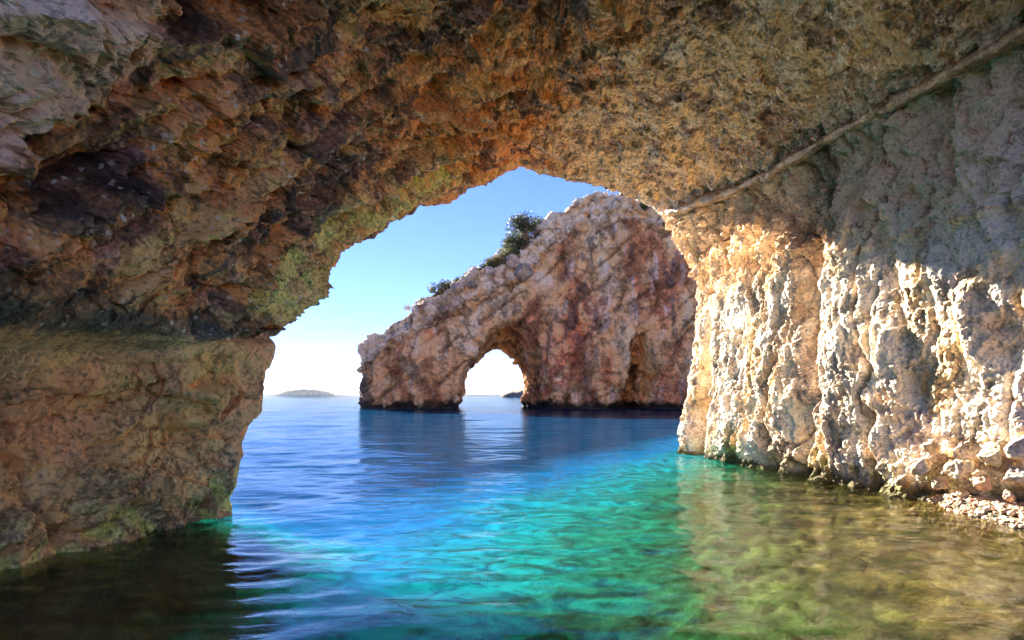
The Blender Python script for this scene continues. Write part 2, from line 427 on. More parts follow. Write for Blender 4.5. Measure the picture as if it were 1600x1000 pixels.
# right wall: cream limestone, grey skins, brown seeps
rw = np.empty((n, 3), np.float32); rw[:] = (0.90, 0.77, 0.59)
rw = mixc(rw, (0.72, 0.58, 0.45), smooth(0.05, 0.6, fbm(P / 0.8, 4, 70)) * 0.9)
rw = mixc(rw, (0.62, 0.44, 0.22), smooth(0.15, 0.6, fbm(P * np.array([1, 1, 0.4]) / 0.9, 4, 71)) * 0.8)
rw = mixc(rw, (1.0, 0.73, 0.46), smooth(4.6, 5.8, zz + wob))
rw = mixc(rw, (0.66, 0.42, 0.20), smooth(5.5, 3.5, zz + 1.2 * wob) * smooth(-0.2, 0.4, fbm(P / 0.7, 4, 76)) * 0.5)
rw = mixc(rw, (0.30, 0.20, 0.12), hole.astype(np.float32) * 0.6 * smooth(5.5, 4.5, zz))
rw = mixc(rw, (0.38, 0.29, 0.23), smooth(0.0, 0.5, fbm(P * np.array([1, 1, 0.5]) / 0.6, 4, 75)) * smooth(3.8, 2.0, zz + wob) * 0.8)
rw = mixc(rw, (0.30, 0.20, 0.12), np.clip(fis0, 0, 1) * 0.7)
rw *= (0.7 + 0.5 * rnd(er0))[:, None] * (0.75 + 0.5 * rnd(er1))[:, None] * (0.75 + 0.5 * rnd(er2))[:, None]
seep = bell(S + 0.02 * zz + perlin(P / 1.1, 47) * 0.16, 4.64, 0.24) * smooth(1.0, 3.0, zz) * smooth(-0.5, 0.3, fbm(P * np.array([1, 1, 0.3]) / 0.5, 3, 72) + 0.2)
rw = mixc(rw, (0.26, 0.16, 0.09), np.clip(seep, 0, 1) * 0.85)
rw = mixc(rw, (0.35, 0.20, 0.08), groove * 0.8)
rw = mixc(rw, (0.26, 0.14, 0.05), np.clip(bed2 * 4, 0, 0.8))
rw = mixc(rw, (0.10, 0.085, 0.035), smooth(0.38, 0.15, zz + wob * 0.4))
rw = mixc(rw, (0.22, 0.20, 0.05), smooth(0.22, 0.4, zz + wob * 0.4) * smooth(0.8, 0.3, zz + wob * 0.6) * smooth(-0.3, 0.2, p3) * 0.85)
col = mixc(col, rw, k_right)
# everything under water carries weed
col = mixc(col, (0.07, 0.08, 0.03), smooth(0.05, -0.15, zz))

idx = np.arange(NR * NC).reshape(NR, NC)
def cave_piece(name, c0, c1, mat, label, cat):
    sub = idx[:, c0:c1 + 1]
    used = sub.ravel()
    nr, nc = sub.shape
    loc = np.arange(nr * nc).reshape(nr, nc)
    f = np.stack([loc[:-1, :-1], loc[:-1, 1:], loc[1:, 1:], loc[1:, :-1]], -1).reshape(-1, 4)
    o = mesh_object(name, P2[used], f, mat, col=col[used], smooth_shade=False)
    tag(o, label, cat, kind='structure')
    return o
cA = int(np.searchsorted(t_par, 3.45)); cB = int(np.searchsorted(t_par, 9.98))
col /= np.maximum(1.0, col.max(1) / 0.85)[:, None]
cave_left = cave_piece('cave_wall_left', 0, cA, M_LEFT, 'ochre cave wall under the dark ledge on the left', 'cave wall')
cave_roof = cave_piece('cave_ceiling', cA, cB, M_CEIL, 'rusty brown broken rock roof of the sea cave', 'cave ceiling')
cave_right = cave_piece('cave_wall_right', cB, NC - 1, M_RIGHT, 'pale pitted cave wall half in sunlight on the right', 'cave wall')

# ------------------------------------------------------------------ sea and sea bed
def axis_lines(lo, hi, step, c_lo, c_hi, ratio):
    a = list(np.arange(c_lo, c_hi + 1e-6, step))
    d = step
    while a[-1] < hi: d *= ratio; a.append(a[-1] + d)
    d = step; b = []
    x = c_lo
    while x > lo: d *= ratio; x -= d; b.append(x)
    return np.array(b[::-1] + a)
def sheet(xs, ys):
    X, Y = np.meshgrid(xs, ys)
    loc = np.arange(X.size).reshape(X.shape)
    f = np.stack([loc[:-1, :-1], loc[:-1, 1:], loc[1:, 1:], loc[1:, :-1]], -1).reshape(-1, 4)
    return X.ravel(), Y.ravel(), f
xs = axis_lines(-9000, 9000, 0.06, -7.5, 10, 1.03)
ys = axis_lines(-60, 16000, 0.05, 3.5, 16, 1.012)
X, Y, f = sheet(xs, ys)
sx = np.gradient(xs); sy = np.gradient(ys)
SP = np.maximum(np.tile(sx, len(ys)) * 0.4, np.repeat(sy, len(xs)))
cr, sr = math.cos(0.10), math.sin(0.10)
wx = (X * cr + Y * sr); wy = (-X * sr + Y * cr)
Z = np.zeros(len(X), np.float32)
for lam, amp, st, sd in ((9.0, 0.07, 0.5, 0), (3.2, 0.05, 0.5, 1), (1.3, 0.06, 0.45, 2), (0.66, 0.034, 0.45, 3), (0.36, 0.027, 0.45, 4), (0.19, 0.010, 0.6, 5)):
    pts = np.stack([wx / lam * st, wy / lam, np.full(len(X), sd * 3.3)], 1)
    nz = perlin(pts, 200 + sd)
    if lam < 2: nz = 0.5 * nz + 0.5 * (0.45 - np.abs(nz)) * 1.3
    Z += amp * nz * np.clip(1.5 - SP / lam * 2.2, 0, 1)

def water_material():
    m, N, L = new_mat('sea_water')
    out = N.new('ShaderNodeOutputMaterial')
    geo = N.new('ShaderNodeNewGeometry')
    sep = N.new('ShaderNodeSeparateXYZ'); L.new(geo.outputs['Position'], sep.inputs[0])
    def math_(op, a, b=None, c=None):
        n = N.new('ShaderNodeMath'); n.operation = op
        for k, v in enumerate((a, b, c)):
            if v is None: continue
            if isinstance(v, (int, float)): n.inputs[k].default_value = v
            else: L.new(v, n.inputs[k])
        return n.outputs[0]
    nz = N.new('ShaderNodeTexNoise'); nz.inputs['Scale'].default_value = 0.35; nz.inputs['Detail'].default_value = 4
    L.new(geo.outputs['Position'], nz.inputs['Vector'])
    # u: metres outside the foot of the shallow shelf (positive = shallow)
    u = math_('SUBTRACT', sep.outputs[0], math_('MULTIPLY_ADD', sep.outputs[1], 0.28, 0.3))
    lw_ = math_('SUBTRACT', math_('MULTIPLY', math_('SUBTRACT', -2.9, sep.outputs[0]), 3.0), math_('MAXIMUM', math_('MULTIPLY', math_('SUBTRACT', sep.outputs[1], 7.2), 4.0), 0.0))
    u = math_('MAXIMUM', u, math_('MINIMUM', lw_, 1.0))
    u = math_('ADD', u, math_('MULTIPLY_ADD', nz.outputs['Fac'], 2.4, -1.2))
    # beyond the mouth the bed falls away
    far = math_('MAXIMUM', math_('MULTIPLY', math_('SUBTRACT', sep.outputs[1], 10.0), 0.33), 0.0)
    far = math_('SUBTRACT', far, math_('MAXIMUM', math_('MULTIPLY', math_('SUBTRACT', 8.5, sep.outputs[1]), 0.10), 0.0))
    u = math_('SUBTRACT', u, far)
    t = N.new('ShaderNodeMapRange'); L.new(u, t.inputs['Value'])
    t.inputs['From Min'].default_value = -7; t.inputs['From Max'].default_value = 2
    body = N.new('ShaderNodeValToRGB'); L.new(t.outputs[0], body.inputs[0])
    e = body.color_ramp.elements
    e[0].position = 0.0; e[0].color = (0.0003, 0.017, 0.048, 1)
    e[1].position = 1.0; e[1].color = (0.05, 0.042, 0.012, 1)
    for p, c in ((0.30, (0.0008, 0.070, 0.18, 1)), (0.52, (0.0015, 0.165, 0.185, 1)), (0.70, (0.006, 0.20, 0.11, 1)), (0.85, (0.06, 0.12, 0.03, 1))):
        q = e.new(p); q.color = c
    opa = N.new('ShaderNodeValToRGB'); L.new(t.outputs[0], opa.inputs[0])
    e = opa.color_ramp.elements
    e[0].position = 0.25; e[0].color = (1, 1, 1, 1); e[1].position = 1.0; e[1].color = (0.04, 0.04, 0.04, 1)
    q = e.new(0.55); q.color = (0.55, 0.55, 0.55, 1)
    q = e.new(0.78); q.color = (0.14, 0.14, 0.14, 1)
    tint = N.new('ShaderNodeValToRGB'); L.new(t.outputs[0], tint.inputs[0])
    e = tint.color_ramp.elements
    e[0].position = 0.3; e[0].color = (0.06, 0.70, 0.80, 1); e[1].position = 1.0; e[1].color = (0.78, 0.78, 0.52, 1)
    q = e.new(0.6); q.color = (0.25, 0.95, 0.75, 1)
    q = e.new(0.8); q.color = (0.65, 0.92, 0.55, 1)
    bn = N.new('ShaderNodeTexNoise'); bn.inputs['Scale'].default_value = 13; bn.inputs['Detail'].default_value = 3
    mp = N.new('ShaderNodeMapping'); mp.inputs['Scale'].default_value = (0.6, 1, 1)
    L.new(geo.outputs['Position'], mp.inputs[0]); L.new(mp.outputs[0], bn.inputs['Vector'])
    bp = N.new('ShaderNodeBump'); bp.inputs['Strength'].default_value = 0.3; bp.inputs['Distance'].default_value = 0.02
    L.new(bn.outputs['Fac'], bp.inputs['Height'])
    dif = N.new('ShaderNodeSubsurfaceScattering'); dif.falloff = 'BURLEY'
    dif.inputs['Radius'].default_value = (0.8, 5.0, 5.0); dif.inputs['Scale'].default_value = 1.0
    # pale stones and weed showing dimly through
    pt = N.new('ShaderNodeTexNoise'); pt.inputs['Scale'].default_value = 2.4; pt.inputs['Detail'].default_value = 5; pt.inputs['Roughness'].default_value = 0.62; pt.inputs['Distortion'].default_value = 1.6
    mp2 = N.new('ShaderNodeMapping'); mp2.inputs['Scale'].default_value = (0.8, 1.1, 0.0)
    L.new(geo.outputs['Position'], mp2.inputs[0]); L.new(mp2.outputs[0], pt.inputs['Vector'])
    pr_ = N.new('ShaderNodeMapRange'); L.new(pt.outputs['Fac'], pr_.inputs['Value'])
    pr_.inputs['From Min'].default_value = 0.38; pr_.inputs['From Max'].default_value = 0.64
    amt = math_('MULTIPLY', t.outputs[0], 1.3)
    pm = math_('MULTIPLY_ADD', math_('MULTIPLY_ADD', pr_.outputs[0], 1.7, -0.85), amt, 1.0)
    bs = N.new('ShaderNodeVectorMath'); bs.operation = 'SCALE'
    L.new(body.outputs[0], bs.inputs[0]); L.new(math_('MAXIMUM', pm, 0.12), bs.inputs['Scale'])
    L.new(bs.outputs[0], dif.inputs['Color'])
    tr = N.new('ShaderNodeBsdfTransparent'); L.new(tint.outputs[0], tr.inputs['Color'])
    rf = N.new('ShaderNodeBsdfRefraction'); L.new(tint.outputs[0], rf.inputs['Color'])
    rf.inputs['IOR'].default_value = 1.33; rf.inputs['Roughness'].default_value = 0.0
    L.new(bp.outputs[0], rf.inputs['Normal'])
    mx0 = N.new('ShaderNodeMixShader'); mx0.inputs[0].default_value = 0.4
    L.new(tr.outputs[0], mx0.inputs[1]); L.new(rf.outputs[0], mx0.inputs[2])
    mx1 = N.new('ShaderNodeMixShader'); L.new(opa.outputs[0], mx1.inputs[0])
    L.new(mx0.outputs[0], mx1.inputs[1]); L.new(dif.outputs[0], mx1.inputs[2])
    gl = N.new('ShaderNodeBsdfGlossy'); gl.inputs['Roughness'].default_value = 0.03
    L.new(bp.outputs[0], gl.inputs['Normal'])
    fr = N.new('ShaderNodeFresnel'); fr.inputs['IOR'].default_value = 1.33
    L.new(bp.outputs[0], fr.inputs['Normal'])
    mx = N.new('ShaderNodeMixShader'); L.new(math_('MINIMUM', fr.outputs[0], 0.38), mx.inputs[0])
    L.new(mx1.outputs[0], mx.inputs[1]); L.new(gl.outputs[0], mx.inputs[2])
    L.new(mx.outputs[0], out.inputs['Surface'])
    return m
M_SEA = water_material()
sea = mesh_object('water', np.stack([X, Y, Z], 1), f, M_SEA)
tag(sea, 'clear sea, blue outside and green over the shallow bed', 'sea', kind='structure')

def bed_depth(x, y):
    u = x - (0.3 + 0.28 * y) - np.maximum((y - 18.5) * 0.6, 0)
    return -np.interp(u, [-40, -12, -6, -2.5, 0, 2, 4.5, 6], [-30, -7, -3.2, -1.7, -0.9, -0.6, -0.35, 0.1][::1]) 
xs2 = axis_lines(-9000, 9000, 0.06, -6, 10, 1.05); ys2 = axis_lines(-60, 16000, 0.06, 3, 19, 1.04)
BX, BY, bf = sheet(xs2, ys2)
bp3 = np.stack([BX, BY, np.zeros(len(BX))], 1)
dep = np.minimum(bed_depth(BX, BY), np.where(BX < -2, np.interp(BX + 0.12 * (BY - 6), [-6, -5.2, -3.4, -1], [0.3, 0.5, 1.3, 9]), 99) + np.maximum(BY - 9, 0))
dep = dep - 0.55 * np.exp(-((BX - 8.3) / 1.1) ** 2 - ((BY - 9.6) / 1.9) ** 2)
nearm = smooth(40, 20, np.hypot(BX, BY - 10))
fb, cb = facet(bp3 / 0.9, 80, 0.7, 0.6); fb2, cb2 = facet(bp3 / 0.3, 81, 0.7, 0.7)
BZ = -dep + nearm * np.clip(dep / 1.2, 0.25, 1) * (0.32 * fb + 0.20 * fb2 + 0.18 * fbm(bp3 / 1.2, 4, 82))
BZ = np.minimum(BZ, 0.16)
bc = np.empty((len(BX), 3), np.float32); bc[:] = (0.17, 0.125, 0.05)
bn1 = fbm(bp3 / 0.8, 4, 83)
bc = mixc(bc, (0.06, 0.06, 0.02), smooth(-0.05, 0.3, bn1))
bc = mixc(bc, (0.46, 0.38, 0.21), smooth(0.12, 0.4, -bn1))
bc *= 0.55 * (0.35 + 1.3 * rnd(cb2))[:, None] * (0.6 + 0.8 * rnd(cb))[:, None]
bed = mesh_object('seabed', np.stack([BX, BY, BZ], 1), bf, M_SHORE, col=bc)
tag(bed, 'stony sea bed showing through the shallow water', 'sea bed', kind='structure')

# ------------------------------------------------------------------ the sea arch outside
def surface_nets(dfun, lo, hi, h):
    ax = [np.arange(lo[k], hi[k] + h, h) for k in range(3)]
    gx, gy, gz = np.meshgrid(*ax, indexing='ij')
    d = dfun(gx, gy, gz).astype(np.float32)
    nx, ny, nz = d.shape
    ins = d < 0
    cnt = np.zeros((nx - 1, ny - 1, nz - 1), np.uint8)
    for a in (0, 1):
        for b in (0, 1):
            for c in (0, 1):
                cnt += ins[a:nx - 1 + a, b:ny - 1 + b, c:nz - 1 + c]
    act = (cnt > 0) & (cnt < 8)
    I = np.argwhere(act)
    vid = np.full(act.shape, -1, np.int64); vid[act] = np.arange(len(I))
    acc = np.zeros((len(I), 3)); num = np.zeros(len(I))
    corners = [(a, b, c) for a in (0, 1) for b in (0, 1) for c in (0, 1)]
    for p in corners:
        for k in range(3):
            if p[k]: continue
            q = list(p); q[k] = 1
            dp = d[I[:, 0] + p[0], I[:, 1] + p[1], I[:, 2] + p[2]]
            dq = d[I[:, 0] + q[0], I[:, 1] + q[1], I[:, 2] + q[2]]
            cr_ = (dp < 0) != (dq < 0)
            t = np.where(cr_, dp / np.where(cr_, dp - dq, 1), 0)
            pos = np.tile(np.array(p, float), (len(I), 1)); pos[:, k] = t
            acc[cr_] += pos[cr_]; num[cr_] += 1
    v = (I + acc / num[:, None]) * h + np.array(lo)
    faces = []
    for k in range(3):
        o1, o2 = [(1, 2), (2, 0), (0, 1)][k]
        sl0 = [slice(1, -1)] * 3; sl1 = [slice(1, -1)] * 3
        sl0[k] = slice(0, -1); sl1[k] = slice(1, None)
        A, B = ins[tuple(sl0)], ins[tuple(sl1)]
        for flip in (False, True):
            E = np.argwhere((A & ~B) if not flip else (~A & B))
            off = np.ones(3, int); off[k] = 0
            E = E + off
            e1 = np.zeros(3, int); e1[o1] = 1; e2 = np.zeros(3, int); e2[o2] = 1
            q = [E - e1 - e2, E - e2, E, E - e1]
            ids = np.stack([vid[z[:, 0], z[:, 1], z[:, 2]] for z in q], 1)
            faces.append(ids[:, ::-1] if flip else ids)
    return v, np.concatenate(faces)

def vert_normals(v, f):
    nrm = np.zeros_like(v)
    fn = np.cross(v[f[:, 2]] - v[f[:, 0]], v[f[:, 3 if f.shape[1] == 4 else 1]] - v[f[:, 1 if f.shape[1] == 4 else 0]])
    for k in range(f.shape[1]):
        for c in range(3):
            nrm[:, c] += np.bincount(f[:, k], fn[:, c], len(v))
    return nrm / (np.linalg.norm(nrm, axis=1)[:, None] + 1e-12)

def subdivide(v, f):
    e = np.concatenate([f[:, [0, 1]], f[:, [1, 2]], f[:, [2, 3]], f[:, [3, 0]]]); e.sort(axis=1)
    u, inv = np.unique(e[:, 0] * np.int64(len(v)) + e[:, 1], return_inverse=True)
    ev = (v[u // len(v)] + v[u % len(v)]) / 2
    fv = v[f].mean(1)
    n0, n1, m = len(v), len(u), len(f)
    E = inv.reshape(4, m).T + n0
    C = np.arange(m) + n0 + n1
    nf = np.concatenate([np.stack([f[:, k], E[:, k], C, E[:, k - 1]], 1) for k in range(4)])
    return np.concatenate([v, ev, fv]), nf

def relax(v, f, it):
    for _ in range(it):
        s_ = np.zeros_like(v); c_ = np.zeros(len(v))
        for a in range(4):
            for b in ((a + 1) % 4, (a - 1) % 4):
                for k in range(3): s_[:, k] += np.bincount(f[:, a], v[f[:, b], k], len(v))
                c_ += np.bincount(f[:, a], minlength=len(v))
        v = 0.5 * v + 0.5 * s_ / c_[:, None]
    return v

YA = 80.0; KA = YA / F
top_px = np.array([(500, 560), (548, 547), (570, 530), (612, 499), (650, 480), (690, 454), (730, 435), (765, 416), (800, 400), (832, 374), (850, 348), (880, 322), (905, 300), (925, 293), (965, 291), (1000, 299), (1040, 300), (1100, 285), (1300, 255)], float)
TX = (top_px[:, 0] - 800) * KA; TZ = CAM_H + (HOR - top_px[:, 1]) * KA
def arch_top(x): return np.interp(x, TX, TZ)
def arch_front(x, z): return YA - 0.06 * x + 0.10 * np.maximum(z - 6, 0) + 1.2 * np.sin(x * 0.21 + 1.0)
def arch_d(x, y, z):
    yf = arch_front(x, z)
    dep = y - yf
    zt = arch_top(x) - 0.10 * np.maximum(dep, 0)
    under = zt - z
    cap = smooth(4.2, 3.2, under) * smooth(9, 3, x) * 1.1
    crack = bell(under, 3.9, 0.45) * 1.6 * smooth(14, 5, x) + bell(under, 1.8, 0.35) * 0.9 + bell(under, 3.2, 0.4) * smooth(5, 12, x) * 1.5
    front = -(dep + cap - crack)
    top = (z - zt) * 0.75
    back = dep - 19
    left = -22.0 - x + 0.05 * z - cap * 0.5 + crack * 0.6
    def smax(a, b, k):
        hh = np.maximum(k - np.abs(a - b), 0) / k
        return np.maximum(a, b) + hh * hh * k * 0.25
    d = smax(smax(smax(front, top, 0.8), back, 2), left, 1.5)
    behind = np.maximum(np.maximum(np.abs(x + 17.0) - 5.6, np.abs(y - 109) - 9.5), z - 15.5 - 0.6 * (x + 17))  # unseen rock mass added behind the left leg, keeps sun out of the hole
    d = np.minimum(d, behind)
    # the hole through it, bending left as it goes in
    xc = -1.1 - 0.135 * dep + 0.10 * np.maximum(z, 0)
    zh = 13.2 - 0.18 * np.maximum(dep, 0); w0 = 6.5 - 0.06 * np.maximum(dep, 0)
    w = w0 * np.clip(1 - (np.maximum(z, 0) / zh) ** 2.0, 0, 1) ** 0.62
    hole = np.where(z < zh, np.abs(x - xc) - w, np.hypot(x - xc, z - zh)) * 0.8
    d = smax(d, -hole, 0.8)
    # the blind cave on the right
    wv = np.sin(z * 0.9) * 0.35 + np.sin(z * 2.1 + x) * 0.25
    rec = (np.sqrt(((x - 17.4 - 0.05 * z + wv) / 2.9) ** 2 + ((y - yf) / 12.0) ** 2 + (np.maximum(z, 0) / 9.6) ** 2) - 1 + 0.1 * np.sin(x * 1.7)) * 2.3
    d = smax(d, -rec, 1.2)
    # dark notch at the foot of the nose
    notch = np.hypot(x + 19.3, (dep + 0.3)) - 0.9 + 0.16 * np.maximum(z, 0)
    d = smax(d, -notch, 0.5)
    return d
av, af = surface_nets(arch_d, (-25, 74, -2.2), (44, 121, 36), 0.45)
av = relax(av, af, 1)
# fine mesh on the side that looks at the cave, coarse on the back
av, af = subdivide(av, af)
av = relax(av, af, 2)
yc = av[af].mean(1)
av, af = subdivide(av, af)
av = relax(av, af, 1)
an = vert_normals(av, af)
if (an[np.argmin(av[:, 1])][1]) > 0: an = -an
a32 = av.astype(np.float32)
under = (arch_top(a32[:, 0]) - 0.10 * np.maximum(a32[:, 1] - arch_front(a32[:, 0], a32[:, 2]), 0) - a32[:, 2]).astype(np.float32)
aw = np.stack([perlin(a32 / 4, 105), perlin(a32 / 4, 106), perlin(a32 / 4, 107)], 1)
# coordinates that follow the dipping beds
dip = np.array([0.80, 0, 0.60]); upn = np.array([-0.60, 0, 0.80])
BQ = np.stack([a32 @ dip, a32[:, 1], (a32 @ upn)], 1).astype(np.float32)
g1, h1 = facet(BQ * np.array([0.6, 0.6, 1.0], np.float32) / 2.9 + aw * 0.10, 111, 0.8, 0.8)
g2, h2 = facet(a32 / 1.2 + aw * 0.3, 112, 0.9, 0.7)
g3, h3 = facet(a32 / 0.55 + aw * 0.3, 113, 0.9, 0.7)
fl = ridged(a32 * np.array([1, 1, 0.35], np.float32) / 2.6, 3, 114)
capk = smooth(4.4, 3.4, under + 0.5 * aw[:, 0])
ad = 0.7 * fbm(a32 / 5, 3, 115) + 0.16 * fl * (1 - capk) + (0.50 + 0.35 * capk) * g1 + (0.26 + 0.14 * capk) * g2 + 0.16 * g3 + 0.10 * ridged(a32 / 0.7, 2, 116)
lev = (a32 @ upn).astype(np.float32) + 0.5 * aw[:, 1]
strat = np.zeros(len(a32), np.float32)
for lv_, wd_, am_ in ((2.0, .22, .5), (6.4, .18, .35), (9.0, .25, .6), (12.5, .2, .45), (14.6, .16, .35), (-2.5, .2, .4), (-6.0, .2, .4)):
    strat += am_ * bell(lev, lv_, wd_) * smooth(-0.35, 0.15, perlin(a32 / 3.5, int(150 + lv_)))
frac_ = smooth(0.7, 0.96, ridged(a32 * np.array([1, 1, 0.5], np.float32) / 4.5 + aw * 0.25, 1, 160) / 0.6)
ad -= 0.8 * strat + 0.45 * frac_ * (1 - 0.5 * capk)
ad -= 0.5 * bell(a32[:, 2], 0.25, 0.45)
av2 = av + an * ad[:, None]
ac = np.empty((len(av), 3), np.float32); ac[:] = (0.74, 0.46, 0.22)
q1 = fbm(a32 * np.array([1, 1, 0.5], np.float32) / 3.5, 4, 120); q2 = fbm(a32 / 1.6, 4, 121); q3 = fbm(a32 * np.array([1, 1, 0.18], np.float32) / 1.4, 4, 122)
ac = mixc(ac, (0.46, 0.20, 0.09), smooth(0.0, 0.5, q1))
ac = mixc(ac, (0.80, 0.65, 0.42), smooth(0.1, 0.55, -q1 + 0.3 * q2) * 0.85)
rust = bell(a32[:, 0] - 0.45 * (a32[:, 2] - 8), 7.5, 4.2) * smooth(20, 14, a32[:, 2])
ac = mixc(ac, (0.36, 0.10, 0.045), np.clip(rust * smooth(-0.35, 0.25, q2 + q3 * 0.5), 0, 1) * 0.85)
ac = mixc(ac, (0.13, 0.10, 0.09), smooth(0.35, 0.75, q3 + 0.6 * q2) * smooth(6, 12, a32[:, 2]) * 0.7)
ac = mixc(ac, (0.70, 0.65, 0.60), smooth(0.3, 0.7, -q3 + 0.5 * q2) * 0.4)
ac = mixc(ac, (0.84, 0.71, 0.52), capk * smooth(-0.4, 0.2, q2 + 0.2) * 0.9)
ac *= 1.08 * (0.65 + 0.7 * rnd(h2))[:, None] * (0.75 + 0.5 * rnd(h1))[:, None] * (0.8 + 0.4 * rnd(h3))[:, None]
ac = mixc(ac, (0.16, 0.085, 0.05), np.clip(strat * 1.3 + 0.5 * frac_, 0, 0.75))
ac = mixc(ac, (0.20, 0.085, 0.045), bell(under, 3.6, 0.5) * smooth(-0.4, 0.2, q2) * smooth(10, 2, a32[:, 0]) * 0.8)
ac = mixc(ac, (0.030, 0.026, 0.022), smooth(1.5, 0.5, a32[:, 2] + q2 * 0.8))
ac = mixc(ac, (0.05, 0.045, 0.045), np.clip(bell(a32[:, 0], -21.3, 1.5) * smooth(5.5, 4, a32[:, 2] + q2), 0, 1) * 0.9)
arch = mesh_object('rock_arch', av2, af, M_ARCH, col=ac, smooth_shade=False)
tag(arch, 'tall weathered reddish limestone sea arch standing beyond the cave mouth', 'rock arch')
print('arch verts', len(av), 'cave verts', len(P), 'sea verts', len(X), 'bed', len(BX))

# ------------------------------------------------------------------ far land
M_FAR = rock_material('far_land', 60, 0.3, 0.95, 0.15, 0.1)
def far_land(name, prof, Y, depth, colr, label, cat, rough):
    """a ridge with a real breadth: prof is (px, row) of its skyline"""
    pr = np.array(prof, float)
    n_, m_ = 160, 24
    u = np.linspace(0, 1, n_); pxs = pr[0, 0] + (pr[-1, 0] - pr[0, 0]) * u
    hgt = np.maximum((HOR - np.interp(pxs, pr[:, 0], pr[:, 1])) / F * Y, 0.0)
    x_ = (pxs - 800) / F * Y
    vv = np.linspace(-1, 1, m_)
    XX, VV = np.meshgrid(x_, vv); HH = np.tile(hgt, (m_, 1))
    Z_ = HH * np.sqrt(np.clip(1 - VV ** 2, 0, 1)) ** 0.8
    pts = np.stack([XX.ravel(), (Y + VV * depth).ravel(), Z_.ravel()], 1)
    nn = fbm(pts / (rough * 6), 4, 130)
    pts[:, 2] += nn * rough * np.clip(Z_.ravel() / (hgt.max() + 1e-6) * 2, 0, 1)
    pts[:, 2] -= 0.3 + 0.002 * rough
    loc = np.arange(n_ * m_).reshape(m_, n_)
    f_ = np.stack([loc[:-1, :-1], loc[:-1, 1:], loc[1:, 1:], loc[1:, :-1]], -1).reshape(-1, 4)
    c_ = np.empty((len(pts), 3), np.float32); c_[:] = colr
    c_ *= (1 + 0.5 * nn)[:, None]
    return tag(mesh_object(name, pts, f_, M_FAR, col=np.clip(c_, 0, 1)), label, cat)
far_land('distant_island', [(330, 617), (380, 615), (420, 614.5), (455, 612), (475, 606), (495, 602), (512, 603), (530, 607), (548, 612), (580, 617)], 7000, 600, (0.16, 0.15, 0.11), 'pale hazy island with one broad hump on the horizon left of the sea arch', 'island', 6)
far_land('distant_coast', [(690, 617), (715, 614), (740, 613), (770, 613.5), (800, 614), (850, 613), (900, 616), (920, 617)], 8000, 500, (0.16, 0.15, 0.11), 'long low strip of hazy coast seen through the hole of the arch', 'coast', 4)
hd = far_land('headland', [(780, 619), (786, 612), (792, 608.5), (800, 606), (806, 606.5), (815, 603), (850, 597), (950, 590), (1100, 585)], 620, 30, (0.14, 0.11, 0.09), 'small dark rocky headland rising from the sea behind the hole of the arch', 'headland', 1.6)

# ------------------------------------------------------------------ the long rounded ledge along the bedding crease of the right wall
rows = np.where((s_par > 2.2) & (s_par < 6.02))[0]
jc = int(np.searchsorted(t_par, 10.0))
cl = g[rows, jc].copy()
for _ in range(12): cl[1:-1] = (cl[:-2] + 2 * cl[1:-1] + cl[2:]) / 4
tg = np.gradient(cl, axis=0); tg /= np.linalg.norm(tg, axis=1)[:, None]
upv = np.array([0, 0, 1.0]); sd = np.cross(tg, upv); sd /= np.linalg.norm(sd, axis=1)[:, None]
inw = np.sign(((np.array([0, 10, 6.0]) - cl) * sd).sum(1))[:, None] * sd
cl = cl + inw * 0.08 + upv * -0.03
frac = np.linspace(0, 1, len(rows))
rad = np.interp(frac, [0, 0.3, 0.8, 0.95, 1.0], [0.15, 0.15, 0.17, 0.18, 0.02])
ang = np.linspace(0, 2 * np.pi, 18, endpoint=False)
lv = cl[:, None, :] + (np.cos(ang)[None, :, None] * inw[:, None, :] * 1.0 + np.sin(ang)[None, :, None] * upv * 0.75) * rad[:, None, None]
lv = lv.reshape(-1, 3)
la = (cl[:, None, :] + 0 * lv.reshape(len(rows), 18, 3)).reshape(-1, 3)
ln = lv - la; ln /= np.linalg.norm(ln, axis=1)[:, None] + 1e-9
lq = (np.stack([lv @ tg.mean(0), lv[:, 0], lv[:, 2]], 1)).astype(np.float32)
lv = lv + ln * (0.05 * perlin(lq * np.array([1.1, 1, 1], np.float32), 140) + 0.05 * facet(lq * np.array([1.2, 4, 4], np.float32), 144)[0] + 0.05 * fbm(lq * np.array([1, 4, 4], np.float32), 3, 141))[:, None]
li = np.arange(len(lv)).reshape(len(rows), 18)
lf = np.stack([li[:-1], np.roll(li, -1, 1)[:-1], np.roll(li, -1, 1)[1:], li[1:]], -1).reshape(-1, 4)
lc = np.empty((len(lv), 3), np.float32); lc[:] = (0.34, 0.20, 0.09)
lc = mixc(lc, (0.62, 0.36, 0.12), np.clip(np.repeat(smooth(0.75, 1.0, frac), 18) + 0.3 * perlin(lq * 2, 142), 0, 1))
lc *= (1 + 0.5 * fbm(lq * np.array([1, 6, 6], np.float32), 3, 143))[:, None]
ledge = mesh_object('rock_ledge', lv, lf, M_CEIL, col=lc)
ledge['label'] = 'long rounded brown ledge like a pole'
ledge.parent = cave_right

